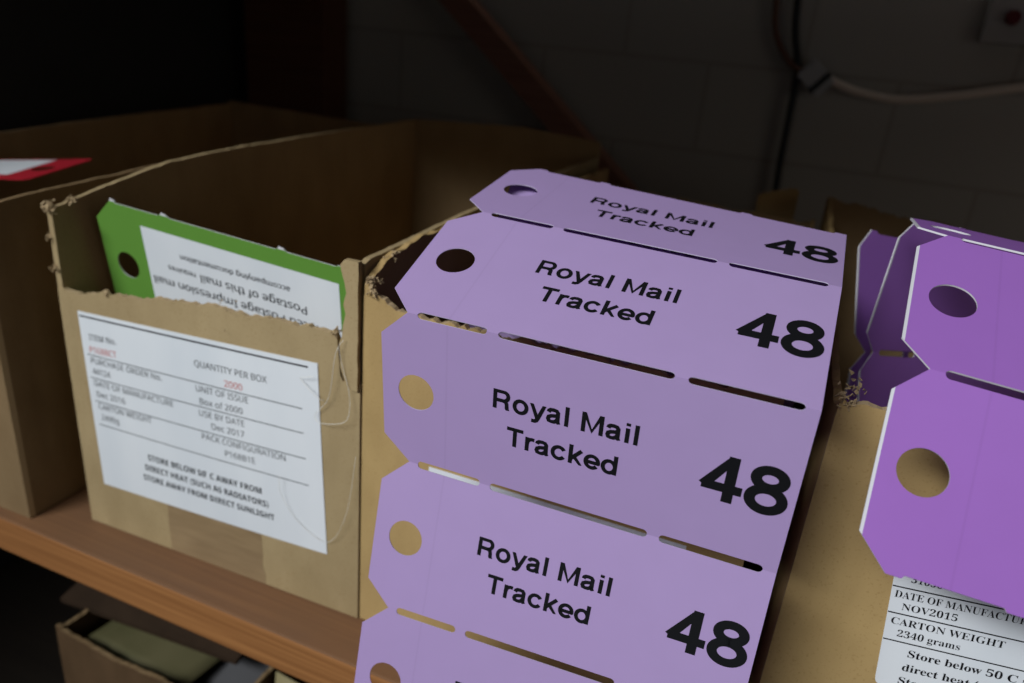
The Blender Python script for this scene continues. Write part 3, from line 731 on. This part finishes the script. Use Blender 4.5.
# ------------------------------------------------------------------ red-bordered card in the leftmost box
rt_ = thing('tag_strip', 'white card with a red border on top of the leftmost box', 'bag tags', (-0.55, 0.37, 0.005), 'strips of bag tags')
T0 = V((-0.4960, 0.4110, 0.2045)); d1 = V((0.0186, -0.0690, -0.0035)).normalized(); d2 = V((-0.104, -0.030, -0.012)); d2 = (d2 - d1 * d2.dot(d1)).normalized()
rn = d1.cross(d2); rn = rn if rn.z > 0 else -rn; rn.normalize()
rpl = lambda u, v, h=0.0: T0 + d2 * u + d1 * v + rn * h
rtag = link_mesh('tag', card_mesh(tag_outline(c=0.0025, n=0.003), [hole(0.0151, TP / 2)], rpl, 0.0006), rt_, (RED, RED, RED))
link_mesh('white_panel', mesh_from([rpl(u, v, 0.00012) for u, v in ((0.0265, 0.0050), (0.152, 0.0050), (0.152, 0.055), (0.0265, 0.055))], [(0, 1, 2, 3)]), rtag, (WHITE,), 'white panel')
o = folded_pile(rt_, V((-0.620, 0.305, 0)), V((1, 0, 0)), V((0, 1, 0)), 0.11, 0.07, 0.0045, 0.150, 40, (RED,)); o['kind'] = 'stuff'

# ------------------------------------------------------------------ loose threads on the labelled box's right corner
def th_pts(l, h=0.0016): return [placeA(u, v, h + 0.0012 * math.sin(i * 1.7)) for i, (u, v) in enumerate(l)]
o = link_mesh('loose_thread', tube_mesh(th_pts([(.1927, .1735), (.1887, .1648), (.1839, .1397), (.1754, .1275), (.1796, .124), (.1946, .1293), (.1957, .1427), (.1916, .1584), (.1904, .169)], 0.003), 0.00014, 5), None, (THREAD,), smooth=True)
tag(recenter(o), 'pale looped thread hanging at the right corner of the labelled box', 'thread', 'loose threads on the labelled box')
o = link_mesh('loose_thread', tube_mesh(th_pts([(.1810, .1370), (.1779, .1381), (.1700, .1425), (.1665, .1449), (.1678, .1469), (.1756, .1495)], 0.0025), 0.00012, 5), None, (THREAD,), smooth=True)
tag(recenter(o), 'short fine thread hooked over the white label, beside the larger loop', 'thread', 'loose threads on the labelled box')
o = link_mesh('loose_thread', tube_mesh(th_pts([(.1995, .1088), (.1949, .073), (.1822, .0487), (.1625, .0555), (.153, .0723), (.1528, .084)], 0.0022), 0.00011, 5), None, (THREAD,), smooth=True)
tag(recenter(o), 'fine thread curling over the lower right of the white label', 'thread', 'loose threads on the labelled box')

# ------------------------------------------------------------------ box on the shelf below
oD = V((-0.456, 0.2945, -0.37))
tD = thing('cardboard_box', 'worn cardboard box full of papers on the shelf below', 'box', oD + V((0.09, 0.16, 0)))
ex_, ny_ = frame(-0.02)
def shp(prof): return [(s, z) for s, z in prof]
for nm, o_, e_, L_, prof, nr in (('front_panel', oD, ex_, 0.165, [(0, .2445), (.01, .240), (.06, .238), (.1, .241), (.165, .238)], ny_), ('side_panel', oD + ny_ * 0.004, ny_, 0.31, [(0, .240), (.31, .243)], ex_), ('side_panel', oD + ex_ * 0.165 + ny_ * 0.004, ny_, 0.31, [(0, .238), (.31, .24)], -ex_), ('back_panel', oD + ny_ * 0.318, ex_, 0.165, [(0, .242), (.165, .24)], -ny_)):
    sheet_panel(nm, tD, V((o_.x, o_.y, -0.37)), e_, L_, prof, TH, nr, (CB_DARK, CB_DARK, CB_DEEP), 0.0009, z0=0.0005, seed=hash(nm) % 50 if False else len(nm) + int(L_ * 1000))
# flap lying tilted over the contents
f0 = [V((-0.480, 0.318, -0.128)), V((-0.318, 0.332, -0.131)), V((-0.318, 0.430, -0.108)), V((-0.480, 0.415, -0.106))]
vs = f0 + [p + V((0, 0, -0.004)) for p in f0]
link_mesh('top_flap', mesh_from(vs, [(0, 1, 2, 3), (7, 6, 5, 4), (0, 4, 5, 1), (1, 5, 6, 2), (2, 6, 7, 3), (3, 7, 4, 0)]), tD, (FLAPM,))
def loose_sheet(name, label, pts, mat, th=0.0012, cat='paper', grp=None):
    """sheet of paper: grid between four corners, slightly curled"""
    P = [V(p) for p in pts]; n = 8; vs, fs = [], []
    nrm = (P[1] - P[0]).cross(P[3] - P[0]).normalized()
    for sd in (0, 1):
        for i in range(n + 1):
            for j in range(n + 1):
                s, t = i / n, j / n
                vs.append((P[0] * (1 - s) + P[1] * s) * (1 - t) + (P[3] * (1 - s) + P[2] * s) * t + nrm * (0.004 * math.sin(math.pi * s) * math.sin(2.2 * t) - th * sd))
    m = (n + 1) ** 2; ix = lambda sd, i, j: sd * m + i * (n + 1) + j
    for i in range(n):
        for j in range(n):
            fs += [(ix(0, i, j), ix(0, i + 1, j), ix(0, i + 1, j + 1), ix(0, i, j + 1)), (ix(1, i, j), ix(1, i, j + 1), ix(1, i + 1, j + 1), ix(1, i + 1, j))]
    for i in range(n):
        fs += [(ix(0, i, 0), ix(1, i, 0), ix(1, i + 1, 0), ix(0, i + 1, 0)), (ix(0, i, n), ix(0, i + 1, n), ix(1, i + 1, n), ix(1, i, n)),
               (ix(0, 0, i), ix(0, 0, i + 1), ix(1, 0, i + 1), ix(1, 0, i)), (ix(0, n, i), ix(1, n, i), ix(1, n, i + 1), ix(0, n, i + 1))]
    o = link_mesh(name, mesh_from(vs, fs), None, (mat,), smooth=True); return tag(recenter(o), label, cat, grp)
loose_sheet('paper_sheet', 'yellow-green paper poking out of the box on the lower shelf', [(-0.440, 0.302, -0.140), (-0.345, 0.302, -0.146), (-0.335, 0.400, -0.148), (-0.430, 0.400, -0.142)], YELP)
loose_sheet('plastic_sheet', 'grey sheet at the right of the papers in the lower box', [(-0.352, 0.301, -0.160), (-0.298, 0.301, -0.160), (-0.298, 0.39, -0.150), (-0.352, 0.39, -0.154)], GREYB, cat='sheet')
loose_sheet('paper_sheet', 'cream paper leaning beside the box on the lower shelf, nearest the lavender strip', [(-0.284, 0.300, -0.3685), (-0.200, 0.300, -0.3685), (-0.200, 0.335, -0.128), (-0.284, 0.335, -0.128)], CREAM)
